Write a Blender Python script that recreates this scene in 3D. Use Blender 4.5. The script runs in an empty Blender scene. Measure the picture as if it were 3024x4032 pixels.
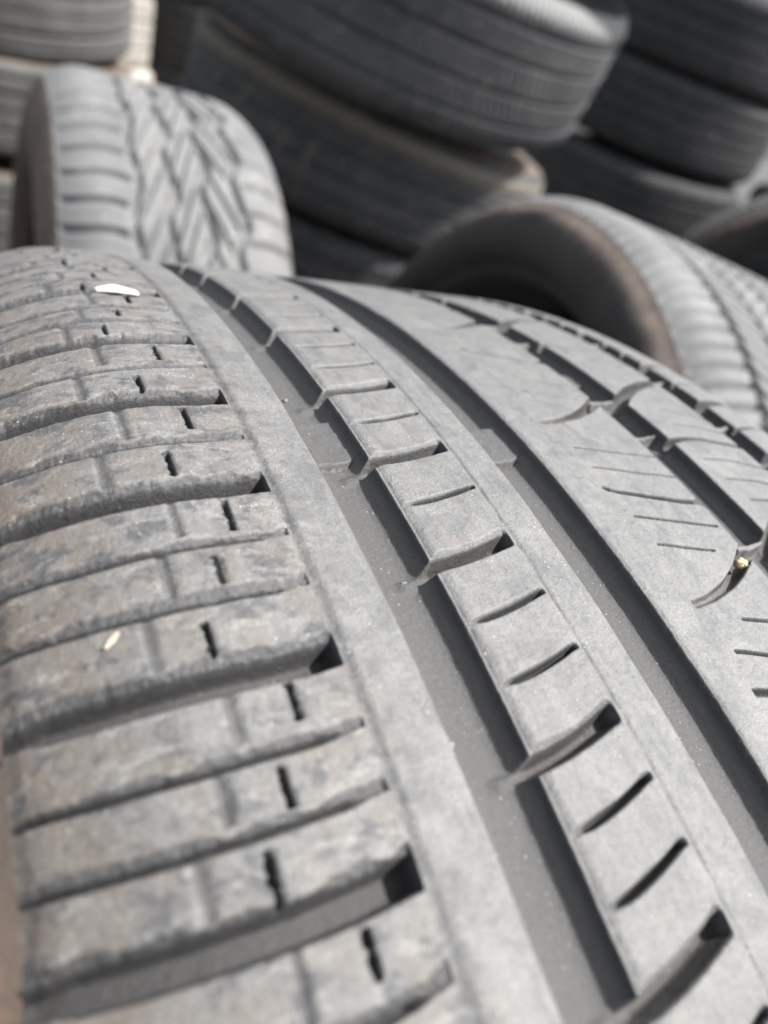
import bpy, math
import numpy as np
from mathutils import Matrix, Vector

# ------------------------------------------------------------------ camera, light, exposure
scene = bpy.context.scene
COL = scene.collection
R_ = math.radians

cam_data = bpy.data.cameras.new("camera")
cam = bpy.data.objects.new("camera", cam_data)
COL.objects.link(cam)
cam_data.sensor_fit = 'HORIZONTAL'
cam_data.sensor_width = 7.0
cam_data.lens = 7.0 * 3089.48 / 3024.0
cam_data.clip_start = 0.005
cam_data.clip_end = 500
cr = Vector((0.95722, 0.14468, 0.25060))      # camera right, down, forward in the world
cd = Vector((0.28937, -0.47861, -0.82898))
cf = Vector((0.0, 0.86603, -0.5))
m = Matrix((cr, -cd, -cf)).transposed().to_4x4()
m.translation = (0, 0, 0.71508)
cam.matrix_world = m
cam_data.dof.use_dof = True
cam_data.dof.focus_distance = 0.124
cam_data.dof.aperture_fstop = 3.3
scene.camera = cam

world = bpy.data.worlds.new("World")
scene.world = world
world.use_nodes = True
wn = world.node_tree
wn.nodes.clear()
sky = wn.nodes.new("ShaderNodeTexSky")
sky.sky_type = 'NISHITA'
sky.sun_disc = False
SUN = Vector((0.56, -0.02, 0.83)).normalized()
sky.sun_elevation = math.asin(SUN.z)
sky.sun_rotation = math.atan2(SUN.x, SUN.y)
sky.air_density = 1.0
sky.dust_density = 2.5
sky.ozone_density = 1.0
bg = wn.nodes.new("ShaderNodeBackground")
bg.inputs[1].default_value = 0.09
wo = wn.nodes.new("ShaderNodeOutputWorld")
hs = wn.nodes.new("ShaderNodeHueSaturation")      # thin overcast veil: a greyer sky
hs.inputs['Saturation'].default_value = 0.38
wn.links.new(sky.outputs[0], hs.inputs['Color'])
wn.links.new(hs.outputs[0], bg.inputs[0])
wn.links.new(bg.outputs[0], wo.inputs[0])

sl = bpy.data.lights.new("sun", 'SUN')
sl.energy = 3.5
sl.angle = R_(3.0)
sl.color = (1.0, 0.98, 0.955)
sun = bpy.data.objects.new("sun", sl)
COL.objects.link(sun)
sun.rotation_euler = SUN.to_track_quat('Z', 'Y').to_euler()
sun.location = (2, -1, 4)

scene.render.engine = 'CYCLES'
scene.view_settings.view_transform = 'Standard'
scene.view_settings.look = 'None'
scene.view_settings.exposure = 1.58
scene.view_settings.gamma = 1.0
scene.view_settings.use_curve_mapping = False

# ------------------------------------------------------------------ helpers
def link(o, parent=None):
    COL.objects.link(o)
    if parent is not None:
        o.parent = parent
    return o

def tag(o, label=None, cat=None, group=None, kind=None):
    if label: o['label'] = label
    if cat: o['category'] = cat
    if group: o['group'] = group
    if kind: o['kind'] = kind
    return o

def mesh_np(name, V, Q, mats, smooth=True, attrs=None):
    """V (n,3) metres, Q (k,4) quads"""
    me = bpy.data.meshes.new(name)
    me.vertices.add(len(V))
    me.vertices.foreach_set('co', np.ascontiguousarray(V, np.float32).ravel())
    me.loops.add(Q.size)
    me.loops.foreach_set('vertex_index', np.ascontiguousarray(Q, np.int32).ravel())
    me.polygons.add(len(Q))
    me.polygons.foreach_set('loop_start', np.arange(0, Q.size, 4, dtype=np.int32))
    me.polygons.foreach_set('loop_total', np.full(len(Q), 4, np.int32))
    if smooth:
        me.polygons.foreach_set('use_smooth', np.ones(len(Q), bool))
    me.update(calc_edges=True)
    if attrs:
        for k, a in attrs.items():
            at = me.attributes.new(k, 'FLOAT_VECTOR', 'POINT')
            at.data.foreach_set('vector', np.ascontiguousarray(a, np.float32).ravel())
    me.materials.append(mats)
    return me

def _hash(ix, iy, seed):
    h = (ix.astype(np.int64) * 374761393 + iy.astype(np.int64) * 668265263 + seed * 974634777) & 0xFFFFFFFF
    h = ((h ^ (h >> 13)) * 1274126177) & 0xFFFFFFFF
    return ((h ^ (h >> 16)) & 0xFFFF) / 65535.0

def noise2(x, y, seed=0):
    """smooth value noise in -1..1"""
    x0 = np.floor(x); y0 = np.floor(y)
    fx = x - x0; fy = y - y0
    fx = fx * fx * (3 - 2 * fx); fy = fy * fy * (3 - 2 * fy)
    a = _hash(x0, y0, seed); b = _hash(x0 + 1, y0, seed)
    c = _hash(x0, y0 + 1, seed); d = _hash(x0 + 1, y0 + 1, seed)
    return 2 * ((a * (1 - fx) + b * fx) * (1 - fy) + (c * (1 - fx) + d * fx) * fy) - 1

def sst(x):
    x = np.clip(x, 0, 1)
    return x * x * (3 - 2 * x)

# ------------------------------------------------------------------ materials
class NT:
    def __init__(self, name):
        self.mat = bpy.data.materials.new(name)
        self.mat.use_nodes = True
        self.t = self.mat.node_tree
        self.t.nodes.clear()
        self.out = self.n("ShaderNodeOutputMaterial")
        self.b = self.n("ShaderNodeBsdfPrincipled")
        self.t.links.new(self.b.outputs[0], self.out.inputs[0])
    def n(self, k, **kw):
        x = self.t.nodes.new(k)
        for a, v in kw.items(): setattr(x, a, v)
        return x
    def l(self, a, b): self.t.links.new(a, b)
    def inp(self, sock, v):
        if hasattr(v, 'is_output') or isinstance(v, bpy.types.NodeSocket): self.l(v, sock)
        else: sock.default_value = v
    def noise(self, vec, scale, detail=4, rough=0.6, dist=0.0):
        x = self.n("ShaderNodeTexNoise")
        self.l(vec, x.inputs['Vector'])
        x.inputs['Scale'].default_value = scale
        x.inputs['Detail'].default_value = detail
        x.inputs['Roughness'].default_value = rough
        x.inputs['Distortion'].default_value = dist
        return x.outputs['Fac']
    def voro(self, vec, scale, feature='F1'):
        x = self.n("ShaderNodeTexVoronoi", feature=feature)
        self.l(vec, x.inputs['Vector'])
        x.inputs['Scale'].default_value = scale
        return x
    def ramp(self, v, a, b, lo=0.0, hi=1.0):
        x = self.n("ShaderNodeMapRange", interpolation_type='SMOOTHSTEP')
        self.inp(x.inputs[0], v)
        x.inputs[1].default_value = a; x.inputs[2].default_value = b
        x.inputs[3].default_value = lo; x.inputs[4].default_value = hi
        return x.outputs[0]
    def math(self, op, a, b=0.0, clamp=False):
        x = self.n("ShaderNodeMath", operation=op, use_clamp=clamp)
        self.inp(x.inputs[0], a); self.inp(x.inputs[1], b)
        return x.outputs[0]
    def mix(self, f, a, b):
        x = self.n("ShaderNodeMix", data_type='RGBA')
        self.inp(x.inputs[0], f)
        for s, v in ((x.inputs[6], a), (x.inputs[7], b)):
            if isinstance(v, tuple): s.default_value = (*v, 1)
            else: self.l(v, s)
        return x.outputs[2]
    def scalevec(self, vec, s):
        x = self.n("ShaderNodeVectorMath", operation='MULTIPLY')
        self.l(vec, x.inputs[0]); x.inputs[1].default_value = s
        return x.outputs[0]
    def bump(self, pairs):
        prev = None
        for h, dist, st in pairs:
            x = self.n("ShaderNodeBump")
            x.inputs['Strength'].default_value = st
            x.inputs['Distance'].default_value = dist
            self.l(h, x.inputs['Height'])
            if prev is not None: self.l(prev, x.inputs['Normal'])
            prev = x.outputs[0]
        self.l(prev, self.b.inputs['Normal'])

def mat_main_rubber(name, groove=False):
    """worn dusty rubber; attribute tc = (u mm, s mm, depth mm), tw = (slot dirt, 0, 0)"""
    g = NT(name)
    at = g.n("ShaderNodeAttribute", attribute_name='tc')
    aw = g.n("ShaderNodeAttribute", attribute_name='tw')
    tc = at.outputs['Vector']
    sep = g.n("ShaderNodeSeparateXYZ"); g.l(tc, sep.inputs[0])
    sw = g.n("ShaderNodeSeparateXYZ"); g.l(aw.outputs['Vector'], sw.inputs[0])
    u, s, dep = sep.outputs
    dirt, steep, fresh = sw.outputs
    big = g.noise(tc, 0.11, 4, 0.6, 0.4)
    med = g.noise(tc, 0.55, 6, 0.7, 0.3)
    fine = g.noise(tc, 3.2, 5, 0.75)
    col = g.mix(g.ramp(med, .32, .68), (0.080, 0.080, 0.080), (0.130, 0.129, 0.123))
    col = g.mix(g.ramp(fine, .42, .70, 0, .85), col, (0.185, 0.184, 0.178))
    # pale scuffed dust, patchy
    scuff = g.math('MULTIPLY', g.ramp(big, .48, .68), g.ramp(fine, .35, .65))
    col = g.mix(g.math('MULTIPLY', scuff, .7), col, (0.21, 0.207, 0.195))
    dkp = g.ramp(g.noise(g.scalevec(tc, (1.0, .6, 1)), .16, 5, .6, .3), .50, .66, 0, .55)
    col = g.mix(dkp, col, (0.070, 0.071, 0.072))
    strk = g.ramp(g.noise(g.scalevec(tc, (2.2, .10, 1.0)), .6, 5, .7), .50, .66, 0, .30)
    col = g.mix(strk, col, (0.165, 0.163, 0.156))
    strk2 = g.ramp(g.noise(g.scalevec(tc, (1.3, .16, 1.0)), .5, 5, .7, .4), .54, .68, 0, .40)
    col = g.mix(strk2, col, (0.070, 0.070, 0.070))
    # shoulder: brown clay film and dark wet-looking stains
    sh = g.ramp(u, -52, -62)
    st = g.scalevec(tc, (1.0, 0.55, 1.0))
    br = g.ramp(g.noise(st, 0.17, 5, 0.65, 0.8), .42, .62)
    edge = g.ramp(u, -78, -96)
    brf = g.math('MULTIPLY', sh, g.math('ADD', g.math('ADD', g.math('MULTIPLY', br, .42), .10), g.math('MULTIPLY', edge, .55)), True)
    col = g.mix(brf, col, (0.116, 0.096, 0.079))
    dk = g.math('MULTIPLY', sh, g.ramp(g.noise(g.scalevec(tc, (0.8, 1.1, 1)), 0.24, 5, 0.66, .25), .50, .62, 0, .80))
    col = g.mix(dk, col, (0.048, 0.049, 0.053))
    lt = g.math('MULTIPLY', sh, g.math('MULTIPLY', g.ramp(g.noise(g.scalevec(tc, (0.5, 1.4, 1)), 0.34, 5, 0.7, 0.3), .52, .64), g.ramp(fine, .38, .6)))
    col = g.mix(g.math('MULTIPLY', lt, .65), col, (0.25, 0.242, 0.222))
    # brown tint also, faintly, on the second rib
    r2 = g.math('MULTIPLY', g.ramp(u, -42, -38), g.ramp(u, -22, -26))
    col = g.mix(g.math('MULTIPLY', r2, g.ramp(g.noise(tc, .3, 4, .7, .5), .5, .7, 0, .35)), col, (0.16, 0.13, 0.105))
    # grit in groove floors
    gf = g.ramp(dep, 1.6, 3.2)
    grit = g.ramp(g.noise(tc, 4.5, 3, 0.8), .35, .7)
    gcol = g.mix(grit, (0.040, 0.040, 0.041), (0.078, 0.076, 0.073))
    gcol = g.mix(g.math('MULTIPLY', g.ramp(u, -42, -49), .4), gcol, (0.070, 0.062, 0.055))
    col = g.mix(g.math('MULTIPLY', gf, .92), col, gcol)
    fd = g.math('MULTIPLY', g.math('MULTIPLY', g.ramp(steep, .02, .35), g.ramp(dirt, .5, .0)), g.ramp(dep, 2.0, 3.0))  # wall feet painted paler to grade the shade in the grooves
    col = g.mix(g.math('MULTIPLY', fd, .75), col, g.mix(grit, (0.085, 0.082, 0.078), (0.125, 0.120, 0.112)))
    # clay packed in the cross slots
    cl = g.math('MULTIPLY', dirt, g.ramp(g.noise(tc, .32, 5, .7, .6), .36, .6, .25, .95))
    col = g.mix(cl, col, g.mix(g.ramp(med, .35, .65), (0.034, 0.030, 0.027), (0.078, 0.057, 0.040)))
    # shade on steep walls painted dark; torn lips show clean dark rubber
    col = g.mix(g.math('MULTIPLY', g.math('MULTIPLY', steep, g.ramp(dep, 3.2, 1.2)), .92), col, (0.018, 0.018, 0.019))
    col = g.mix(g.math('MULTIPLY', fresh, g.ramp(fine, .3, .7, .95, .7)), col, (0.036, 0.036, 0.037))
    # pale grains stuck on the rubber
    vo = g.voro(tc, 1.15)
    vd = g.ramp(vo.outputs['Distance'], .24, .10)
    sc = g.n("ShaderNodeSeparateColor"); g.l(vo.outputs['Color'], sc.inputs[0])
    keep = g.ramp(sc.outputs[0], .50, .75)
    patch = g.ramp(g.noise(tc, .4, 3, .6), .40, .62, .30, 1)
    spk = g.math('MULTIPLY', g.math('MULTIPLY', vd, keep), patch)
    vo2 = g.voro(tc, 2.3)
    sc2 = g.n("ShaderNodeSeparateColor"); g.l(vo2.outputs['Color'], sc2.inputs[0])
    spk2 = g.math('MULTIPLY', g.math('MULTIPLY', g.ramp(vo2.outputs['Distance'], .22, .08), g.ramp(sc2.outputs[0], .68, .72)), patch)
    spk = g.math('MAXIMUM', spk, g.math('MULTIPLY', spk2, .7))
    spk = g.math('MULTIPLY', spk, g.ramp(steep, .5, .1))
    col = g.mix(g.math('MULTIPLY', spk, g.ramp(g.noise(tc, .09, 3, .6), .42, .62, .22, .72)), col, g.mix(sc.outputs[1], (0.50, 0.49, 0.46), (0.30, 0.27, 0.22)))
    # small dark pits
    vo3 = g.voro(tc, .9)
    sc3 = g.n("ShaderNodeSeparateColor"); g.l(vo3.outputs['Color'], sc3.inputs[0])
    pit = g.math('MULTIPLY', g.ramp(vo3.outputs['Distance'], .14, .05), g.ramp(sc3.outputs[1], .80, .84))
    col = g.mix(g.math('MULTIPLY', pit, .6), col, (0.035, 0.035, 0.037))
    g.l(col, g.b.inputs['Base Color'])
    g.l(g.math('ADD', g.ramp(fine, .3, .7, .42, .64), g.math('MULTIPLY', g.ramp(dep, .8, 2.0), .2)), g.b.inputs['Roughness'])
    g.b.inputs['Specular IOR Level'].default_value = 0.5
    g.bump([(fine, 0.00010, .9), (g.noise(tc, 8.0, 3, .7), 0.00004, .8), (g.noise(tc, 1.1, 5, .65, .5), 0.0003, .8), (spk, 0.00010, .8)])
    return g.mat

def mat_tyre(name, c0, c1, c2, scale=60.0, rough=.75, dust=None):
    """plain worn rubber for the tyres in the background, object space"""
    g = NT(name)
    tcn = g.n("ShaderNodeTexCoord")
    P = tcn.outputs['Object']
    a = g.noise(P, scale * .18, 5, .6, .5)
    b = g.noise(P, scale, 5, .7)
    c = g.noise(P, scale * 6, 4, .7)
    col = g.mix(g.ramp(a, .36, .64), c0, c1)
    col = g.mix(g.ramp(b, .52, .72, 0, .7), col, c2)
    if dust:                                   # upper shoulder band: real tan dust on one tyre, painted sunlight on another
        sx = g.n("ShaderNodeSeparateXYZ"); g.l(P, sx.inputs[0])
        xx = g.math('ADD', sx.outputs[0], g.math('MULTIPLY', g.math('SUBTRACT', b, .5), .012))
        band_ = g.ramp(xx, dust[0], dust[1])
        if len(dust) > 3: band_ = g.math('MULTIPLY', band_, g.ramp(xx, dust[3], dust[3] - .014))  # cut-off leaves the rim dark, painting in shadow from the tyre above
        col = g.mix(g.math('MULTIPLY', band_, .9), col, g.mix(g.ramp(c, .3, .7), tuple(v * .8 for v in dust[2]), dust[2]))
    vo = g.voro(P, 130.0)
    sc = g.n("ShaderNodeSeparateColor"); g.l(vo.outputs['Color'], sc.inputs[0])
    sp = g.math('MULTIPLY', g.ramp(vo.outputs['Distance'], .30, .12), g.ramp(sc.outputs[0], .90, .93))
    col = g.mix(g.math('MULTIPLY', sp, .7), col, (0.42, 0.41, 0.38))
    g.l(col, g.b.inputs['Base Color'])
    g.l(g.ramp(c, .3, .7, rough - .1, rough + .1), g.b.inputs['Roughness'])
    g.b.inputs['Specular IOR Level'].default_value = .4
    g.bump([(b, .0008, .5), (c, .0003, .5)])
    return g.mat

M_main = mat_main_rubber('worn_dusty_rubber')
M_side = mat_tyre('clay_dusted_sidewall', (0.050, 0.043, 0.038), (0.098, 0.071, 0.054), (0.26, 0.140, 0.080), 85)
M_inner = mat_tyre('inner_liner_rubber', (0.012, 0.013, 0.015), (0.018, 0.018, 0.020), (0.03, 0.029, 0.027), 40)
M_dark = mat_tyre('dark_grey_rubber', (0.028, 0.029, 0.031), (0.042, 0.042, 0.043), (0.085, 0.082, 0.078), 60)
M_greyt = mat_tyre('grey_rubber_sunlit_shoulder', (0.050, 0.051, 0.054), (0.076, 0.076, 0.077), (0.125, 0.124, 0.12), 60, dust=(.070, .088, (.26, .26, .255)))  # pale shoulder band paints in the sun's highlight
M_darkt = mat_tyre('dark_rubber_tan_shoulder', (0.036, 0.037, 0.039), (0.054, 0.054, 0.055), (0.09, 0.088, 0.084), 60, dust=(.050, .072, (.19, .17, .14), .097))
M_mid = mat_tyre('mid_grey_rubber', (0.075, 0.073, 0.070), (0.105, 0.102, 0.097), (0.15, 0.145, 0.135), 60)
M_pale = mat_tyre('pale_dusty_rubber', (0.100, 0.101, 0.101), (0.142, 0.142, 0.140), (0.19, 0.189, 0.185), 60)
M_grey = mat_tyre('clean_grey_rubber', (0.048, 0.049, 0.052), (0.070, 0.070, 0.071), (0.11, 0.108, 0.104), 60)
M_tan = mat_tyre('tan_dusted_rubber', (0.14, 0.122, 0.105), (0.20, 0.178, 0.152), (0.27, 0.25, 0.22), 50)
M_cream = mat_tyre('sunlit_dusty_cream_rubber', (0.28, 0.26, 0.225), (0.36, 0.335, 0.295), (0.44, 0.41, 0.37), 50)  # dusty cream raised paler, putting the sun's glare into the colour
M_brown = mat_tyre('brown_dusted_sidewall', (0.075, 0.057, 0.046), (0.115, 0.083, 0.064), (0.15, 0.115, 0.09), 60)
M_dside = mat_tyre('black_sidewall', (0.014, 0.015, 0.016), (0.022, 0.022, 0.023), (0.035, 0.034, 0.032), 50)
def mat_rimmed():
    # sidewall painted dark as shade, with a tan clay band round its outer shoulder
    g = NT('clay_rimmed_sidewall')
    P = g.n("ShaderNodeTexCoord").outputs['Object']
    sp = g.n("ShaderNodeSeparateXYZ"); g.l(P, sp.inputs[0])
    r = g.math('SQRT', g.math('ADD', g.math('MULTIPLY', sp.outputs[1], sp.outputs[1]), g.math('MULTIPLY', sp.outputs[2], sp.outputs[2])))
    n_ = g.noise(P, 25, 5, .65)
    r2 = g.math('ADD', r, g.math('MULTIPLY', g.math('SUBTRACT', n_, .5), .02))
    f = g.ramp(r2, .296, .312)
    c = g.mix(g.ramp(n_, .35, .65), (0.013, 0.012, 0.011), (0.026, 0.022, 0.019))
    c = g.mix(f, c, g.mix(g.ramp(g.noise(P, 90, 4, .7), .35, .65), (0.080, 0.064, 0.053), (0.125, 0.098, 0.080)))
    g.l(c, g.b.inputs['Base Color']); g.b.inputs['Roughness'].default_value = .8
    g.bump([(n_, .0006, .5)])
    return g.mat
M_rim = mat_rimmed()

# ------------------------------------------------------------------ the big worn tyre in front
R0 = 330.0
CIRC = 2 * math.pi * R0
def rad(u):
    return R0 + 5.68e-5 * u * u - 0.01308 * np.maximum(0, -68.53 - u) ** 2 - 0.01308 * np.maximum(0, u - 66.0) ** 2

S0 = -340.0
s_rows = np.concatenate([np.arange(S0, -200, .20), np.arange(-200, -95, .34), np.linspace(-95, S0 + CIRC, 930)[:-1]])
UL, UR = -96.4, 88.0
ug = [UL]
edges = [-95.6, -59.8, -50.3, -39.4, -15.7, -4.0, 26.7, 36.9, 57.2, 64.5]
while ug[-1] < UR:
    x = ug[-1]
    dd = min(abs(x - e) for e in edges)
    ug.append(x + (0.11 if dd < .8 else 0.17 if dd < 1.6 else 0.25 if x < 40 else .4))
u_cols = np.array(ug)
U, SS = np.meshgrid(u_cols, s_rows)           # rows: s, cols: u
D = np.zeros_like(U)
DIRT = np.zeros_like(U)
FRESH = np.zeros_like(U)

def win(a, b, ua, ub):
    i0, i1 = np.searchsorted(s_rows, [a, b]); j0, j1 = np.searchsorted(u_cols, [ua, ub])
    return slice(max(i0, 0), i1), slice(max(j0, 0), j1)

def stroke(path, hw, depth, wall=.28, bevel=0., bdepth=0., jag=0., ends=(.5, .5), dirt=0., seed=0, soff=0.):
    """a cut that runs across the tread; path = [(u, s), ...] with u rising"""
    pu = np.array([p[0] for p in path]); ps = np.array([p[1] for p in path]) + soff
    hwv = np.array(hw if hasattr(hw, '__len__') else [hw] * len(pu), float)
    dv = np.array(depth if hasattr(depth, '__len__') else [depth] * len(pu), float)
    mx = hwv.max() + bevel * 1.8 + 1.2
    w = win(ps.min() - mx, ps.max() + mx, pu[0] - .6, pu[-1] + .6)
    u, s = U[w], SS[w]
    if u.size == 0: return
    uc = np.clip(u, pu[0], pu[-1])
    # smooth the centre line a little
    c = sum(np.interp(uc + o, pu, ps) for o in (-1.2, -.4, .4, 1.2)) / 4
    h = np.interp(uc, pu, hwv); dd = np.interp(uc, pu, dv)
    sl_ = (np.interp(uc + .5, pu, ps) - np.interp(uc - .5, pu, ps))
    x = (s - c) / np.sqrt(1 + sl_ ** 2)
    em = sst((u - pu[0] + .3) / ends[0]) * sst((pu[-1] + .3 - u) / ends[1])
    n1 = noise2(u * .32 + 31 * seed, s * .2, seed + 5) * .75 + noise2(u * 1.3, s * .9, seed + 9) * .25
    n2 = noise2(u * .4 + 17 * seed, s * .2 + 7, seed + 3) * .7 + noise2(u * 1.4, s * .8, seed + 8) * .3
    dst = np.minimum(h + jag * .35 * n1 - x, h + jag * .3 * n2 + x)
    d = dd * sst(dst / wall * .5 + .5) * em
    if bevel > 0:
        n3 = noise2(u * 1.7, s * 1.9, seed + 11) * .6 + noise2(u * 4.5, s * 4.5, seed + 12) * .4
        bw = bevel * np.clip(1 + .9 * n1 * min(1, jag * 8), .15, 2)
        fac = np.clip(1 - (x - h) / np.maximum(bw, .05), 0, 1) * (x > -h) * em
        rough = 1 + (.22 * noise2(u * 3.1, s * 3.1, seed + 21) + .30 * n3) * min(1, jag * 7)
        d = np.maximum(d, bdepth * np.minimum(fac ** .8 * rough, 1.5))
        FRESH[w] = np.maximum(FRESH[w], sst(fac * 3) * min(1, .35 + jag * 5))
    D[w] = np.maximum(D[w], d)
    if dirt > 0:
        DIRT[w] = np.maximum(DIRT[w], dirt * sst((np.minimum(h + .5 - x, h + .2 + x)) / .5) * em)

def cut_c(u0, sa, sb, hw, depth, wall=.28, jag=0., slant=0., bevel=0., bdepth=0., seed=0, fade=.4):
    """a cut that runs round the tread, between sa and sb"""
    w = win(sa - 1, sb + 1, u0 - 3, u0 + 3)
    u, s = U[w], SS[w]
    if u.size == 0: return
    c = u0 + slant * (s - sa)
    n1 = noise2(u * .5, s * 1.3, seed + 2) * .5 + noise2(u * 1.1, s * 3.3, seed + 4) * .5
    x = u - c
    em = sst((s - sa + fade / 2) / fade) * sst((sb + fade / 2 - s) / fade)
    dst = np.minimum(hw - x + jag * .3 * n1, hw + x + jag * n1)
    d = depth * sst(dst / wall * .5 + .5) * em
    if bevel > 0:
        d = np.maximum(d, bdepth * np.clip(1 - (x - hw) / bevel, 0, 1) ** 1.3 * (x > -hw) * em)
    if wall > .5:
        FRESH[w] = np.maximum(FRESH[w], .75 * sst((hw + .35 - np.abs(x)) / .4) * em)
    D[w] = np.maximum(D[w], d)

# pitch sequence of the pattern: (slot position, inner sipe positions)
SEQ = [(-331.0, [-311.4, -320.9]), (-301.2, [-284.8, -292.4]), (-274.9, [-255.0, -264.1]), (-244.4, [-233.2]),
       (-221.4, [-210.8]), (-199.6, [-183.2, -190.6]), (-172.6, [-155.4, -163.6]), (-146.4, [-128.5, -137.3]), (-119.6, [-108.6])]
SEQ.append((-98.0, []))
pos = -98.0
rng = np.random.default_rng(4)
LAST = S0 + CIRC - 3
gaps = []
tot = 0
while tot < (-331.0 + CIRC) - pos - 40:
    gaps.append(int(rng.integers(0, 3))); tot += [22.5, 26.8, 30.2][gaps[-1]]
sc_ = ((-331.0 + CIRC) - pos) / tot
SEQ[-1] = (-98.0, [])
for gk in gaps:
    L = [22.5, 26.8, 30.2][gk] * sc_
    a = pos; b = pos + L
    SEQ.append((b, [a + L * .48] if gk == 0 else [a + L * .33, a + L * .66]))
    pos = b
SEQ = sorted(SEQ)

def fsh(u):                                    # course of the cross slots on the shoulder
    return -1.6 * (1 - ((u + 77.5) / 17.8) ** 2)
ush = np.linspace(-96.6, -60.0, 16)
def fr2(t): return -(6.4 * t - 2.1 * t * t)
ur2 = np.linspace(-41.5, -24.0, 9)

# circumferential grooves ------------------------------------------------
def groove(ua, ub, depth, rl=.5, rr=.5, fillet=2.9, taper=.5, sawtooth=None, lf=0.):
    j0, j1 = np.searchsorted(u_cols, [ua - 4, ub + 4])
    u = U[:, j0:j1]; s = SS[:, j0:j1]
    wob = .10 * noise2(s * .12, s * 0 + 3, int(abs(ua)) + 3)
    a = ua + wob; b = ub + wob * .6
    if sawtooth is not None: b = b + sawtooth[:, None]
    dl = u - a; dr = b - u
    n = .06 * noise2(u * 2, s * 1.2, 77)
    def prof(x, r):
        # rounded lip, nearly straight wall, filleted foot
        lip = np.clip((x + r) / (r + .15), 0, 1) ** 2 * .40 * min(r, 1.5)
        q = np.clip(x / (taper + fillet), 0, 1)
        wallp = sst((x + n) / (taper * 2)) * depth * .62 + np.clip(1 - (1 - q) ** 2.2, 0, 1) * depth * .38
        return np.maximum(lip, wallp)
    d = np.minimum(prof(dl, rl), prof(dr, rr))
    D[:, j0:j1] = np.maximum(D[:, j0:j1], d)

WPOS = [w for w, _ in SEQ]
R2W = [w - 14.2 + .9 * 0 for w in WPOS]
R2W_ex = {-301.2: -316.1, -274.9: -289.6, -244.4: -258.5, -221.4: -234.9, -199.6: -213.2, -172.6: -185.5, -146.4: -160.5, -119.6: -133.5, -331.0: -346}
R2N_ex = {-284.8: -298.6, -292.4: -306.9, -255.0: -269.3, -264.1: -279.1, -233.2: -246.2, -210.8: -224.2, -183.2: -194.3, -190.6: -204.0,
          -155.4: -167.0, -163.6: -176.0, -311.4: -325.2, -320.9: -335.0, -137.3: -151.0, -128.5: -142.0, -108.6: -122.5}
groove(-50.3, -39.35, 4.5, rl=.25, rr=1.5, taper=1.15)
groove(-15.7, -4.0, 4.6, rl=.3, rr=.8, taper=1.1)
groove(26.6, 36.9, 4.3, rl=.35, rr=.5, taper=.5)
groove(57.1, 64.6, 3.8, rl=.4, rr=.5, taper=.5)

# tread wear bars and little bridges inside the grooves (raised floor)
def raise_floor(ua, ub, sa, sb, dfloor, soft=.35, crack=True, seed=0):
    w = win(sa - 3, sb + 3, ua - 1.0, ub + 1.0)
    u, s = U[w], SS[w]
    t = (u - ua) / (ub - ua)
    bow = 1.6 * (t - .35) * t * 2 + .25 * noise2(u * .9, s * .3, seed + 3)
    sa_ = sa + bow; sb_ = sb + bow * .6
    f = sst((s - sa_) / soft) * sst((sb_ - s) / soft) * sst((u - ua) / .5)
    n = .10 * noise2(u * .8, s * .8, seed)
    d = D[w]
    nd = np.where(d > dfloor, d * (1 - f) + np.minimum(d, dfloor + n) * f, d)
    if crack:
        ck = np.exp(-((s - sa_ - .1) / .16) ** 2) * (t > -.05) * (t < 1.02) * (.6 + .5 * noise2(u * 2.2, s, 5))
        nd = nd + np.clip(ck, 0, 1) * 1.1 * (d > 2)
        FRESH[w] = np.maximum(FRESH[w], np.clip(ck, 0, 1))
    D[w] = nd
for k in range(0, 8):
    o = k * CIRC / 8
    raise_floor(-50.6, -38.8, -236.6 + o, -223.6 + o, 3.1, seed=k, soft=.5)
    raise_floor(-16.0, -3.6, -236.2 + o, -224.5 + o, 3.0, seed=20 + k, soft=.5)
    raise_floor(26, 37.4, -204 + o, -197 + o, 3.0, seed=40 + k)
PER = CIRC / 41.0 if False else CIRC / round(CIRC / 49.6)
S3 = [-325.4, -275.2, -226.4, -176.8]
x = -176.8 + 49.6
nrest = round(((-325.4 + CIRC) - (-176.8)) / 49.7)
stp = ((-325.4 + CIRC) - (-176.8)) / nrest
S3 += [-176.8 + stp * i for i in range(1, nrest)]
for b in S3:
    raise_floor(26.2, 37.3, b + 10.6, b + 12.4, 1.3, crack=False, seed=7)
    raise_floor(26.2, 37.3, b - 4.0, b - 2.4, 1.5, crack=False, seed=8)
    raise_floor(57, 64.8, b + 22.6, b + 24.4, 1.2, crack=False, seed=9)
    raise_floor(57, 64.8, b - .6, b + 1.4, 1.0, crack=False, seed=9)

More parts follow.
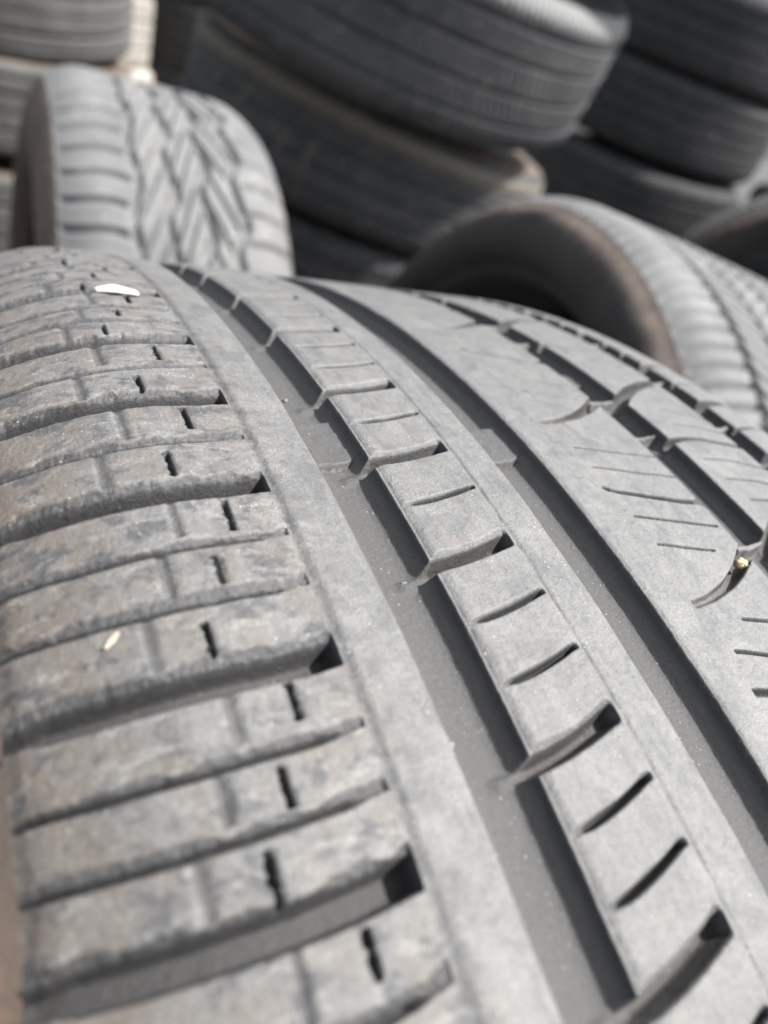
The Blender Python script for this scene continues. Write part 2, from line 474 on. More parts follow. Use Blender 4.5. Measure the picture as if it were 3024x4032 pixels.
# shoulder (outer, towards the photographer's left) ---------------------
for k, (wp, ns) in enumerate(SEQ):
    stroke([(a, wp + fsh(a)) for a in ush], [1.15 if a < -92 else 1.65 for a in ush], [4.6] * len(ush), wall=.5,
           bevel=1.25, bdepth=1.1, jag=.24, ends=(.1, .35), dirt=1.0, seed=k * 3 + 1)
    stops = sorted([wp] + ns)
    for q, n in enumerate(ns):
        bv = [1.5, .9, 1.2][(k + q) % 3]
        stroke([(a, n + fsh(a) * 1.05) for a in ush], [.34 if a < -63 else .12 for a in ush], [2.8 if a < -63 else .8 for a in ush], wall=.3,
               bevel=bv, bdepth=.75, jag=.25, ends=(1.2, .6), dirt=.35, seed=k * 7 + q + 50)
def _r(a, b):
    return float(_hash(np.array([a * 13 + 5]), np.array([b * 7 + 1]), 99)[0]) * 2 - 1
for k in range(len(SEQ) - 1):
    wp, _ = SEQ[k]; wn_, ns = SEQ[k + 1]
    # blocks lie between slot wp (nearer) and the next slot, cut by the sipes in between
    inner = sorted([v for v in (SEQ[k][1] + SEQ[k + 1][1]) if wp < v < wn_])
    b = [wp] + inner + [wn_]
    nb = len(b) - 1
    us_ = {2: [-72.8, -67.8], 3: [-74.7, -71.1, -67.4], 1: [-70.0]}[nb]
    uf_ = {2: [-81.6, -77.4], 3: [-81.0, -77.5, -74.5], 1: [-78.0]}[nb]
    for i in range(nb):
        lo, hi = b[i], b[i + 1]
        ln = hi - lo
        lo2 = lo + (2.4 if i == 0 else 1.5); hi2 = hi - (1.9 if i == nb - 1 else .5)
        du = fsh(us_[i])
        mid = (lo + hi) / 2 + du + .2
        hl = min(2.9, ln * .27)
        cut_c(us_[i], mid - hl * (1 + .22 * _r(k, i + 9)), mid + hl * (1 + .2 * _r(k, i + 3)), .22 + .06 * _r(k, i + 2), 2.9 + .7 * _r(k, i + 1), jag=.42, slant=.035 * _r(k, i + 4), bevel=.75 + .3 * _r(k, i), bdepth=.55, seed=k * 5 + i)
        cut_c(uf_[i], lo2 + du, hi2 + du, .50 + .12 * _r(k, i), .50 + .18 * _r(k, i + 5), wall=.7, jag=.35, bevel=.7, bdepth=.3, seed=k * 9 + i)
        # little moulded rings near the edge
        for uu, rr, sm in ((-91.0, 1.05, mid + .8), (-93.4, .9, mid - 1.8)):
            w = win(sm - 2, sm + 2, uu - 2, uu + 2)
            r_ = np.hypot(U[w] - uu, SS[w] - sm)
            D[w] += .10 * np.exp(-((r_ - rr) / .22) ** 2) + .05 * np.exp(-(r_ / .8) ** 2)

# moulded step line between shoulder blocks and the plain band; fine line on rib two
j0, j1 = np.searchsorted(u_cols, [-62, -56])
uu, ss_ = U[:, j0:j1], SS[:, j0:j1]
nn = noise2(uu * 1.5, ss_ * .7, 3) * .5 + noise2(uu * 4, ss_ * 3, 4) * .5
D[:, j0:j1] = np.maximum(D[:, j0:j1], (.36 + .12 * nn) * np.exp(-((uu + 59.0 + .18 * nn) / .75) ** 2))
FRESH[:, j0:j1] = np.maximum(FRESH[:, j0:j1], (.7 + .3 * nn) * np.exp(-((uu + 59.0 + .18 * nn) / .70) ** 2))
j0, j1 = np.searchsorted(u_cols, [-25, -21])
uu, ss_ = U[:, j0:j1], SS[:, j0:j1]
nn = noise2(uu * 1.5, ss_ * .5, 13)
D[:, j0:j1] = np.maximum(D[:, j0:j1], (.22 + .10 * nn) * np.exp(-((uu + 22.8 + .15 * nn) / .26) ** 2))
FRESH[:, j0:j1] = np.maximum(FRESH[:, j0:j1], (.6 + .4 * nn) * np.exp(-((uu + 22.8 + .15 * nn) / .25) ** 2))
# slight groove-side wear line on shoulder band
D += .10 * np.exp(-((U + 53.6) / .5) ** 2) * (.5 + .5 * noise2(SS * .06, U * .3, 6)) 

# rib two ---------------------------------------------------------------
def r2path(s0, ua=-41.5): 
    return [(a, s0 + fr2((-24.0 - a) / 16.0)) for a in np.linspace(ua, -24.0, 10)]
for k, (wp, ns) in enumerate(SEQ):
    c = R2W_ex.get(round(wp, 1), wp - 14.2)
    if c < S0: c += CIRC
    stroke(r2path(c, -43.5), [.95, .95, .92, .9, .9, .9, .92, .95, 1.0, 1.05], [4.1, 4.1, 4.1, 4.0, 4.0, 3.9, 3.9, 3.8, 3.6, 3.4], wall=.6, bevel=1.15, bdepth=.85, jag=.05, ends=(.5, .35), dirt=.9, seed=k + 200)
    # slot floor runs out as a low ledge on the groove floor
    w = win(c - 12, c + 2, -46.2, -39)
    u, s = U[w], SS[w]
    cc = c + fr2((-24.0 - u) / 16.0)
    f = sst((1.5 - np.abs(s - cc)) / 1.2) * sst((u + 45.2) / 2.0)
    D[w] = np.where(D[w] > 3.9, D[w] * (1 - f) + 3.9 * f, D[w])
    for q, n in enumerate(ns):
        c2 = R2N_ex.get(round(n, 1), n - 14.0)
        if c2 < S0: c2 += CIRC
        pth = r2path(c2, -39.6)
        hwv = [.10, .16, .30, .34, .34, .33, .32, .31, .30, .26]
        stroke(pth, hwv, [.5, .6, 2.9, 3, 3, 3, 3, 3, 3, 3], wall=.25, bevel=.55, bdepth=.55, jag=.05, ends=(.8, .3), dirt=.3, seed=k * 3 + q + 300)

# rib three -------------------------------------------------------------
for k, b in enumerate(S3):
    stroke([(4.4, b), (9.2, b + .8), (15.6, b + 3.0), (20.8, b + 5.7), (24.5, b + 8.1), (27.2, b + 10.2)],
           [.55, .62, .80, 1.0, 1.15, 1.2], [.9, 1.1, 1.7, 2.8, 3.3, 3.5], wall=.4, bevel=.3, bdepth=.3, jag=.03, ends=(.25, .3), dirt=.8, seed=k + 400)
    sip = [(13.1, 6.6, 18.9, -2.6, .15), (20.1, 6.6, 25.2, -3.8, .17), (34.0, 6.8, 27.2, -3.7, .13), (40.3, 6.7, 26.6, -3.3, .13)]
    if abs(b + 325.4) < 1: sip = [(34.0, 3.8, 27.2, -4.4, .55), (41.0, 5.8, 20, -3.6, .2), (46.3, 12.6, 24, -2.4, .17)]
    if abs(b + 226.4) < 1: sip = [(13.6, 8, 22, -2.9, .10), (20.6, 8, 24, -3.6, .10), (41.5, 7.5, 24, -3.3, .10)]
    for (o, ua, ub, ds, hw) in sip:
        stroke([(ua, b + o), ((ua + ub) / 2, b + o + ds * .52), (ub, b + o + ds)], hw, 1.9, wall=.22, bevel=.18, bdepth=.2, jag=.06, dirt=.1, seed=k + 500)
    wq = 27.3 if abs(b + 226.4) > 1 else 34.2
    if abs(b + 325.4) > 1:
        stroke([(4.9, b + wq + .9), (5.8, b + wq - .2), (13.7, b + wq - 2.2), (21.8, b + wq - 4.0), (27.2, b + wq - 4.6)],
               [.3, .32, .40, .45, .45], [1.6, 2.4, 2.8, 3.0, 3.2], wall=.28, bevel=.30, bdepth=.35, jag=.03, dirt=.2, seed=k + 600)
        w = win(b + wq - 8, b + wq - 2, 24.2, 27.5)
        u, s = U[w], SS[w]
        D[w] = np.maximum(D[w], 2.6 * sst((u - 25.0 - np.abs(s - (b + wq - 4.6)) * .9) / 1.0))
# hairline crack wandering along rib three
cs = np.array([-300, -288.4, -279.8, -271.6, -261.9, -255.9, -238.3, -225, -205]); cu = np.array([10.6, 9.9, 9.1, 9.5, 9.5, 9.6, 10.6, 9.6, 8.0])
w = win(-300, -205, 5, 14)
u, s = U[w], SS[w]
cc = np.interp(s, cs, cu) + .25 * noise2(s * .5, s * 0, 8) + .12 * noise2(s * 1.9, s * 0, 9)
D[w] += .10 * np.exp(-((u - cc) / .10) ** 2) * (.55 + .6 * noise2(s * .35, s * 0 + 4, 3))

# rib four --------------------------------------------------------------
for k, b0 in enumerate(S3):
    b = b0 + 11.3
    stroke([(35.8, b - .7), (38.5, b + 1.7), (44.8, b + 6.1), (51.2, b + 8.9), (58.2, b + 10.8)], [1.5, 1.3, 1.2, 1.2, 1.3], 3.4, wall=.5,
           bevel=.5, bdepth=.4, jag=.04, ends=(.3, .3), dirt=.6, seed=k + 700)
    o = -17.2
    stroke([(36.2, b + o - .2), (42, b + o + 1.0), (47, b + o + .7), (58.2, b + o - 2.6)], [.8, .5, .42, .45], 2.8, wall=.3, bevel=.4, bdepth=.35, jag=.05, dirt=.4, seed=k + 720)
    for o, ua in ((-23.7, 41), (-30.4, 41.2), (-10.2, 43), (-4.0, 45), (-37, 42)):
        stroke([(ua, b + o), (49.5, b + o - 1.0), (57.5, b + o - 4.2)], .16, 1.8, wall=.25, bevel=.2, bdepth=.22, jag=.04, dirt=.1, seed=k + 740)
# inner shoulder (far side) ---------------------------------------------
for k, (wp, ns) in enumerate(SEQ):
    for q, n in enumerate([wp] + ns):
        sh_ = 6.0
        stroke([(63.8, n + sh_), (72, n + sh_ + 1.5), (80, n + sh_ + 2.0), (88.0, n + sh_ + 2.0)], [1.2, 1.2, 1.3, 1.4] if q == 0 else .3, 3.4 if q == 0 else 2.4,
               wall=.5, bevel=.3, bdepth=.3, jag=.05, dirt=.5, seed=k + 800 + q)

# tread ends, wear and fine relief --------------------------------------
endl = sst((-94.5 + .35 * noise2(SS * .4, SS * 0, 12) - 0.0 - U) / 1.9)
D = D * (1 - endl) + endl * np.maximum(D, 1.0)
D += .35 * sst((-93.0 - U) / 3.0) * (1 - endl)
relief = (.05 * noise2(U * .22, SS * .18, 31) + .025 * noise2(U * .8, SS * .8, 32) + .014 * noise2(U * 2.1, SS * 2.1, 33))
shm = sst((-57 - U) / 4)
relief = relief * (1 + 1.0 * shm) + shm * .08 * noise2(U * .09 + 3, SS * .16, 61)
# shallow scrub pits on shoulder
pn = noise2(U * .35 + 4, SS * .5, 41)
D += shm * .06 * np.clip(pn - .35, 0, 1)
D += relief

RR = rad(U) - D
ph = SS / R0
X = U; Y = RR * np.sin(ph); Z = RR * np.cos(ph)
VV = np.stack([X, Y, Z], -1) / 1000.0
TC = np.stack([U, SS, D], -1)
gu = np.abs(np.gradient(D, axis=1) / np.gradient(u_cols)[None, :])
gs = np.abs(np.gradient(D, axis=0) / np.gradient(s_rows)[:, None])
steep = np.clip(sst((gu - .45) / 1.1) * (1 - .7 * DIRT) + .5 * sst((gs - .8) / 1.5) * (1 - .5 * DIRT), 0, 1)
DIRT = DIRT * sst((U + 39.8) / .8 + (U < -50) * 99)
FRESH = FRESH * sst((U + 39.6) / .8 + (U < -50) * 99)
DIRT *= sst((U + 96.0) / 1.0)
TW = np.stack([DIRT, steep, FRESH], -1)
NS = len(s_rows)

def band(name, ua, ub, parent, label=None):
    j0, j1 = np.searchsorted(u_cols, [ua, ub]); j1 = min(j1, len(u_cols) - 1)
    V = VV[:, j0:j1 + 1].reshape(-1, 3)
    n = j1 - j0 + 1
    r = np.arange(NS)[:, None]; c = np.arange(n - 1)[None, :]
    r2 = (r + 1) % NS
    Q = np.stack([r * n + c, r * n + c + 1, r2 * n + c + 1, r2 * n + c], -1).reshape(-1, 4)
    # (orientation checked: normal must point outwards)
    a, b_, c_ = V[Q[0, 0]], V[Q[0, 1]], V[Q[0, 2]]
    nrm = np.cross(b_ - a, c_ - a)
    ctr = a * np.array([0, 1, 1])
    if nrm @ ctr < 0: Q = Q[:, ::-1]
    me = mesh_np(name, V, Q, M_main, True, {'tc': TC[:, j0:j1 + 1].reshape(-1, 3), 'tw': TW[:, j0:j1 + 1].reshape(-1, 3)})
    o = bpy.data.objects.new(name, me)
    link(o, parent)
    if label: o['label'] = label
    return o

def revolve(name, prof, mat, parent, n=256, rib=None, flip=False, smooth=True):
    """prof: [(x mm, r mm)]; closed round the X axis"""
    prof = np.array(prof, float)
    # refine
    t = np.concatenate([[0], np.cumsum(np.hypot(*np.diff(prof, axis=0).T))])
    tt = np.linspace(0, t[-1], max(8, int(t[-1] / 2.5)))
    # Catmull style smoothing through dense interpolation
    px = np.interp(tt, t, prof[:, 0]); pr = np.interp(tt, t, prof[:, 1])
    for _ in range(3):
        px[1:-1] = (px[:-2] + 2 * px[1:-1] + px[2:]) / 4; pr[1:-1] = (pr[:-2] + 2 * pr[1:-1] + pr[2:]) / 4
    a = np.linspace(0, 2 * np.pi, n, endpoint=False)
    A, P = np.meshgrid(a, px, indexing='ij'); _, Rr = np.meshgrid(a, pr, indexing='ij')
    if rib is not None:
        Rr, P = rib(A, P, Rr)
    V = np.stack([P, Rr * np.sin(A), Rr * np.cos(A)], -1).reshape(-1, 3) / 1000
    m_ = len(px)
    r = np.arange(n)[:, None]; c = np.arange(m_ - 1)[None, :]
    r2 = (r + 1) % n
    Q = np.stack([r * m_ + c, r * m_ + c + 1, r2 * m_ + c + 1, r2 * m_ + c], -1).reshape(-1, 4)
    if flip: Q = Q[:, ::-1]
    me = mesh_np(name, V, Q, mat, smooth)
    o = bpy.data.objects.new(name, me)
    link(o, parent)
    return o

def axis_matrix(ax, e1, e2, loc):
    m = Matrix((Vector(ax), Vector(e1), Vector(e2))).transposed().to_4x4()
    m.translation = loc
    return m

main = bpy.data.objects.new('worn_tyre', None)
link(main)
main.empty_display_size = .1
main.matrix_world = axis_matrix((0.82238, 0.56895, 0.0), (-0.46566, 0.67306, -0.57458), (-0.32689, 0.47253, 0.81845), (0.0075, 0.1672, 0.330))
tag(main, 'large worn grey tyre filling the foreground, its dusty grooved tread seen from just above', 'tyre')
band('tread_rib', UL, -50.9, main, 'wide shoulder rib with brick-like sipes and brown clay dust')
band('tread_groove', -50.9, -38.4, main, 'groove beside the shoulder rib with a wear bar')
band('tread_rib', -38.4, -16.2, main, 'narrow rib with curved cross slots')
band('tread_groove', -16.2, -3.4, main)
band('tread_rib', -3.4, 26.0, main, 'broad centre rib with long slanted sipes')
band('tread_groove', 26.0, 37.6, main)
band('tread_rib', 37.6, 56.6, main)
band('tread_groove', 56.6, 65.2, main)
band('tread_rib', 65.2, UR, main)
rl = float(rad(np.array([UL]))[0]) - 1.0
SIDE_L = [(-96.2, rl + .2), (-99, rl - 1.6), (-104, rl - 5.5), (-110, rl - 11.5), (-116, rl - 20), (-121, rl - 34), (-123, 262), (-116, 238), (-102, 222), (-93, 214)]
rr_ = float(rad(np.array([UR]))[0])
SIDE_R = [(87.6, rr_ - .2), (92, rr_ - 4), (97, 312), (102, 298), (105, 280), (104.5, 258), (99, 236), (92, 222), (90, 214)]
_end = R0 * 0 + (float(rad(np.array([UL]))[0]) - D[:, 0])           # radius of the tread edge all the way round
def open_slots(A, P, Rr):
    # the wide slots run out on to the sidewall as shallow channels
    sv = (A * R0 + S0 * 0) % CIRC
    srow = s_rows % CIRC
    o_ = np.argsort(srow)
    ex = np.interp(sv, srow[o_], (rl - _end)[o_])
    f = sst((P + 113) / 17.0)
    return Rr - ex * f, P
revolve('sidewall', SIDE_L, M_side, main, 1600, rib=open_slots)
revolve('sidewall', SIDE_R, M_side, main, 360, flip=True)
revolve('bead', [(-93, 214), (-90, 209), (-82, 208), (-78, 212), (-80, 222), (-86, 230)], M_dside, main, 200)
revolve('bead', [(90, 214), (87, 209), (79, 208), (75, 212), (77, 222), (83, 230)], M_dside, main, 200, flip=True)
revolve('inner_liner', [(-86, 230), (-95, 245), (-100, 262), (-100, 282), (-93, 300), (-75, 311), (0, 315), (72, 311), (90, 300), (96, 282), (96, 262), (91, 245), (83, 230)], M_inner, main, 200)

# ------------------------------------------------------------------ tyres behind
def tread_mesh(name, R, hw, style, mat, du=1.1, ds=1.7, seed=0):
    n = int(2 * math.pi * R / ds)
    a = np.linspace(0, 2 * np.pi, n, endpoint=False)
    us = np.linspace(-hw, hw, int(2 * hw / du))
    Ug, Ag = np.meshgrid(us, a)
    S = Ag * R
    C = 2 * np.pi * R
    d = np.zeros_like(Ug)
    t = Ug / hw
    def per(P): return C / round(C / P)
    def lat(c, P, w, dep, ua, ub, soft=.8, off=0.):
        nonlocal d
        x = (S - c - off) % per(P); x = np.minimum(x, per(P) - x)
        dd = dep * sst((w - x) / soft + .5) * sst((Ug - ua) / 1.5) * sst((ub - Ug) / 1.5)
        d = np.maximum(d, dd)
    def circ(uc, w, dep, soft=1.0):
        nonlocal d
        d = np.maximum(d, dep * sst((w - np.abs(Ug - uc)) / soft + .5))
    if style == 'rib':
        for uc in (-.62, -.22, .2, .6): circ(uc * hw, 3.6, 6.5)
        lat(0 * Ug, 9.5, 1.3, 3.2, -hw, -.66 * hw)
        lat(.12 * Ug, 9.5, 1.3, 3.2, .64 * hw, hw)
        lat(.35 * Ug, 11.5, .9, 2.6, -.58 * hw, -.26 * hw)
        lat(-.35 * Ug, 11.5, .9, 2.6, .24 * hw, .56 * hw)
        lat(.3 * Ug, 13, .9, 2.6, -.18 * hw, .16 * hw)
        k, x0 = 12., .72
    elif style == 'ring':
        for uc, w in ((-.72, 2.2), (-.42, 5.5), (-.02, 2.6), (.36, 5.5), (.70, 2.2)): circ(uc * hw, w, 6.0)
        lat(0 * Ug, 7.5, .9, 2.2, -hw, -.74 * hw)
        lat(0 * Ug, 7.5, .9, 2.2, .72 * hw, hw)
        k, x0 = 9., .82
    elif style == 'leaf':
        # broad asymmetric sports pattern: S-shaped shoulder slots, long slanted leaf blocks
        L = per(27)
        g1 = -.40 * hw + 2.6 * np.sin(2 * np.pi * S / per(81) + .6)
        d = np.maximum(d, 6.5 * sst((3.8 - np.abs(Ug - g1)) / 2.0 + .5))
        for uc, am, w, p0 in ((-.10, 2.4, 3.4, .2), (.20, 2.4, 3.0, .7), (.50, 2.6, 3.2, .45)):
            f_ = (S / per(76) + p0) % 1.0
            saw = np.sin(2 * np.pi * (f_ + .09 * np.sin(2 * np.pi * f_)))
            g = uc * hw + am * 1.7 * saw
            w2 = w * (1 + .25 * np.sin(2 * np.pi * f_ + 1.3))
            d = np.maximum(d, 6.5 * sst((w2 - np.abs(Ug - g)) / 2.6 + .5))
        lat(-.16 * Ug + 2.2 * np.sin((Ug + .7 * hw) / (.30 * hw) * np.pi), 27, 2.6, 6.2, -hw, -.40 * hw, 4.0)
        lat(-.16 * Ug + 2.2 * np.sin((Ug + .7 * hw) / (.30 * hw) * np.pi), 27, .7, 2.0, -hw, -.45 * hw, .8, off=13)
        sg_ = 3.1
        lat(sg_ * Ug + 5 * np.sin(Ug * .12), 38, 4.6, 5.0, -.40 * hw, -.10 * hw, 5)
        lat(sg_ * Ug + 5 * np.sin(Ug * .12), 38, 4.2, 5.0, -.10 * hw, .20 * hw, 5, off=12)
        lat(-2.4 * Ug, 38, 3.8, 4.6, .20 * hw, .50 * hw, 5, off=4)
        lat(.10 * Ug, 30, 2.4, 6.0, .54 * hw, hw, 2.0)
        # leaf cuts
        k, x0 = 15., .62
    elif style == 'fine':
        L = per(13)
        for uc in (-.58, -.30, 0., .30, .58):
            g = uc * hw + 2.6 * np.abs(((S / L + uc * 3) % 1) * 2 - 1)
            d = np.maximum(d, 6.2 * sst((3.0 - np.abs(Ug - g)) / 1.4 + .5))
        lat(.25 * Ug, 13, 1.7, 4.8, -hw, -.58 * hw, 1.2)
        lat(.25 * Ug, 13, 1.7, 4.8, .58 * hw, hw, 1.2)
        for i, (a_, b_) in enumerate(((-.58, -.3), (-.3, 0), (0, .3), (.3, .58))):
            lat((.7 if i % 2 else -.7) * Ug, 13, 1.5, 4.4, a_ * hw, b_ * hw, 1.2, off=i * 4)
        k, x0 = 9., .80
    crown = -1.5 * t ** 2 - k * np.maximum(0, (np.abs(t) - x0) / (1 - x0)) ** 2
    d = d * (1 - .6 * sst((np.abs(t) - .93) / .07))
    rr = R + crown - d
    V = np.stack([Ug, rr * np.sin(Ag), rr * np.cos(Ag)], -1).reshape(-1, 3) / 1000
    m_ = len(us)
    r = np.arange(n)[:, None]; c = np.arange(m_ - 1)[None, :]; r2 = (r + 1) % n
    Q = np.stack([r * m_ + c, r2 * m_ + c, r2 * m_ + c + 1, r * m_ + c + 1], -1).reshape(-1, 4)
    a0, b0, c0 = V[Q[0, 0]], V[Q[0, 1]], V[Q[0, 2]]
    if np.cross(b0 - a0, c0 - a0) @ (a0 * np.array([0, 1, 1])) < 0: Q = Q[:, ::-1]
    return mesh_np(name, V, Q, mat), 1.5 + k

def make_tyre(R, hw, style, mt, ms, mi, du=1.1, ds=1.7, rb=None):
    root = bpy.data.objects.new('stacked_tyre', None)
    link(root)
    me, drop = tread_mesh('tread', R, hw, style, mt, du, ds)
    o = bpy.data.objects.new('tread', me); link(o, root)
    e = R - drop * 1.0
    rb = rb or R * .64
    def ribs(A, P, Rr):
        k = sst((Rr - (e - 12)) / 6) * sst((e - Rr) / 4)
        return Rr, P + np.sign(P) * .8 * k * (np.sin(A * 140) > 0)
    for sgn in (-1, 1):
        x = sgn * hw
        hh = e - rb
        pr = [(x * .995, e + .6), (x * 1.02, e - 4), (x * 1.06, e - .11 * hh), (x * 1.10, e - .24 * hh), (x * 1.13, e - .45 * hh), (x * 1.11, rb + .33 * hh), (x * 1.04, rb + .16 * hh), (x * .96, rb + 5), (x * .94, rb)]
        revolve('sidewall', pr, ms, root, 280, rib=ribs, flip=sgn > 0)
        pr = [(x * .94, rb), (x * .90, rb - 5), (x * .80, rb - 5), (x * .78, rb + 4), (x * .86, rb + .15 * hh)]
        revolve('bead', pr, mi, root, 160, flip=sgn > 0)
    x = hw
    pr = [(-x * .86, rb + .15 * hh), (-x * 1.02, rb + .34 * hh), (-x * 1.03, e - .45 * hh), (-x * .95, e - .26 * hh), (-x * .8, e - 14), (0, e - 9), (x * .8, e - 14), (x * .95, e - .26 * hh), (x * 1.03, e - .45 * hh), (x * 1.02, rb + .34 * hh), (x * .86, rb + .15 * hh)]
    revolve('inner_liner', pr, mi, root, 200)
    return root

def copy_tyre(src, mats=None):
    r = src.copy(); COL.objects.link(r)
    for ch in src.children:
        c = ch.copy(); COL.objects.link(c); c.parent = r
        if mats and ch.name.split('.')[0] in mats:
            c.data = c.data.copy(); c.data.materials[0] = mats[ch.name.split('.')[0]]
    return r

def place(o, loc, ax, spin, label, group, scale=None):
    ax = Vector(ax).normalized()
    h = Vector((0, 0, 1)) if abs(ax.z) < .9 else Vector((0, 1, 0))
    e2 = (h - ax * ax.dot(h)).normalized()
    e1 = e2.cross(ax)
    m = axis_matrix(ax, e1, e2, (0, 0, 0)) @ Matrix.Rotation(spin, 4, 'X')
    if scale: m = m @ Matrix.Diagonal((*scale, 1))
    m.translation = loc
    o.matrix_world = m
    tag(o, label, 'tyre', group)

# centre stack
GC = 'tyres lying in the centre stack'
tA = make_tyre(321, 104, 'rib', M_greyt, M_dside, M_inner)
place(tA, (-0.2278, 1.466, 0.814), (0.195, -0.194, 0.964), .4, 'grey tyre of the centre stack with a sunlit upper shoulder, directly above the chalk-marked tyre', GC, (.94, 1.137, 1.137))
tB = copy_tyre(tA, {'tread': M_darkt, 'sidewall': M_brown})
place(tB, (-0.2287, 1.568, 0.551), (0.160, -0.0066, 0.988), 1.3, 'dark chalk-marked tyre of the centre stack with tan dust on its upper sidewall', GC, (.80, 1.03, 1.03))
M_chalk = mat_tyre('tyre_chalk', (0.055, 0.050, 0.043), (0.082, 0.074, 0.063), (0.11, 0.10, 0.088), 80)
def chalk(pts, wd):
    pts = np.array(pts, float)
    k = np.linspace(0, len(pts) - 1, len(pts) * 6)
    x = np.interp(k, np.arange(len(pts)), pts[:, 0]); a = np.interp(k, np.arange(len(pts)), pts[:, 1]); y = a * 320
    tx = np.gradient(x); ty = np.gradient(y); L = np.hypot(tx, ty); nx_, ny_ = -ty / L, tx / L
    V = []
    for o_ in np.linspace(-1, 1, 5):
        w_ = wd * (1 + .25 * np.sin(k * 5 + o_ * 3))
        xx = x + nx_ * o_ * w_; aa = (y + ny_ * o_ * w_) / 320
        t_ = np.abs(xx) / 104; rr_c = 321 - 1.5 * t_ ** 2 - 12.0 * np.maximum(0, (t_ - .72) / .28) ** 2 + .35
        V.append(np.stack([xx, rr_c * np.sin(aa), rr_c * np.cos(aa)], -1))
    V = np.stack(V, 1).reshape(-1, 3) / 1000
    Q = [[i * 5 + j, (i + 1) * 5 + j, (i + 1) * 5 + j + 1, i * 5 + j + 1] for i in range(len(k) - 1) for j in range(4)]
    o = bpy.data.objects.new('chalk_mark', mesh_np('chalk_mark', V, np.array(Q), M_chalk)); link(o, tB)
    return o
tC = copy_tyre(tA, {'tread': M_dark, 'sidewall': M_dside})
place(tC, (-0.22, 1.58, 0.345), (0.10, 0.0, 0.995), 2.2, 'black tyre in shadow low in the centre stack, under the chalk-marked tyre', GC, (.86, 1, 1))
tC2 = copy_tyre(tC)
place(tC2, (-0.22, 1.57, 0.118), (0, 0, 1), .7, 'lowest dark tyre of the centre stack, resting on the ground', GC, (.93, 1, 1))
chalk([(60.1, -1.1921), (24.1, -1.1285), (-0.1, -1.2231), (11.6, -1.3468), (41.2, -1.3752), (68.0, -1.3137)], 5)
chalk([(12.5, -1.6319), (-16.8, -1.611), (-37.4, -1.5932)], 5)
chalk([(28.1, -1.7813), (3.0, -1.7598), (-20.8, -1.7476), (-48.6, -1.7387)], 5)
chalk([(-56.1, -1.7458), (-80, -1.7605)], 4)
tA2 = copy_tyre(tA)
place(tA2, (-0.06, 1.46, 1.045), (0.17, -0.12, 0.98), 2.9, 'topmost tyre of the centre stack, barely seen at the top edge', GC, (.93, .966, .966))

# right stack
GR = 'tyres lying in the right stack'
tE = copy_tyre(tA, {'tread': M_dark, 'sidewall': M_dside})
place(tE, (0.427, 2.614, 0.759), (0.073, -0.122, 0.988), 1.9, 'dark tyre in the middle of the right stack, paler and scuffed at its right', GR, (.90, 1, 1))
tD = copy_tyre(tE)
place(tD, (0.45, 2.585, 0.962), (0.073, -0.122, 0.988), .2, 'uppermost dark tyre of the right stack, cut off by the top right corner', GR, (.90, 1, 1))
tF = copy_tyre(tE)
place(tF, (0.41, 2.62, 0.53), (0.05, -0.09, 1), 2.5, 'shadowed tyre of the right stack under the scuffed one, behind the pale tyre', GR, (.90, 1, 1))
tF2 = copy_tyre(tE)
place(tF2, (0.42, 2.62, 0.325), (0, 0, 1), 1.2, 'shadowed tyre second from the ground in the right stack', GR, (.90, 1, 1))
tF3 = copy_tyre(tE)
place(tF3, (0.40, 2.60, 0.115), (0, 0, 1), 0, 'lowest tyre of the right stack, in shadow on the ground', GR, (.90, 1, 1))

# left stack
GL = 'tyres lying in the left stack'
tJ = make_tyre(320, 100, 'ring', M_mid, M_brown, M_inner)
place(tJ, (-1.2678, 2.1115, 0.610), (0.0247, -0.1456, 0.989), .5, 'ringed grey-brown tyre lying at the top left, with smooth rounded grooves', GL)
tJ2 = copy_tyre(tJ)
place(tJ2, (-1.26, 2.13, 0.372), (0, -0.03, 1), 1.5, 'ringed tyre under the one at the top left, behind the upright pale tyre', GL)
tJ3 = copy_tyre(tJ)
place(tJ3, (-1.25, 2.14, 0.115), (0, 0, 1), 2.5, 'lowest ringed tyre of the left stack, on the ground', GL)

# behind the left stack, sunlit on its right
GK = 'dusty tyres stacked behind the left stack'
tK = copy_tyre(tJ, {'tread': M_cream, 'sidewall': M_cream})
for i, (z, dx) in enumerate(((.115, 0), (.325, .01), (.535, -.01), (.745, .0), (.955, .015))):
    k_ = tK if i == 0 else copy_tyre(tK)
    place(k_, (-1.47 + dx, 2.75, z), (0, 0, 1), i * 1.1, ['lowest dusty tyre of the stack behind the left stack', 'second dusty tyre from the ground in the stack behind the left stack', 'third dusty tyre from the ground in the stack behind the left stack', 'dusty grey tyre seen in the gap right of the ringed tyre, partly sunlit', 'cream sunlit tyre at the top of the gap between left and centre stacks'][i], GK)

# more dark tyres in the gap behind
GB = 'dark tyres stacked far back between the left and centre stacks'
tZ = copy_tyre(tE)
for i, z in enumerate((.115, .33, .545, .76, .975)):
    z_ = tZ if i == 0 else copy_tyre(tZ)
    place(z_, (-1.10, 3.35, z), (0, 0, 1), i * .9, 'black tyre in deep shade far back between the left and centre stacks', GB)

GF = 'dark tyres stacked behind the upright tyres at the right'
tY = copy_tyre(tE)
for i, z in enumerate((.115, .33, .545)):
    y_ = tY if i == 0 else copy_tyre(tY)
    place(y_, (0.98, 2.22, z), (0, 0, 1), i * 1.3, 'black tyre in shade behind the brown-sided upright tyre at the right edge', GF)

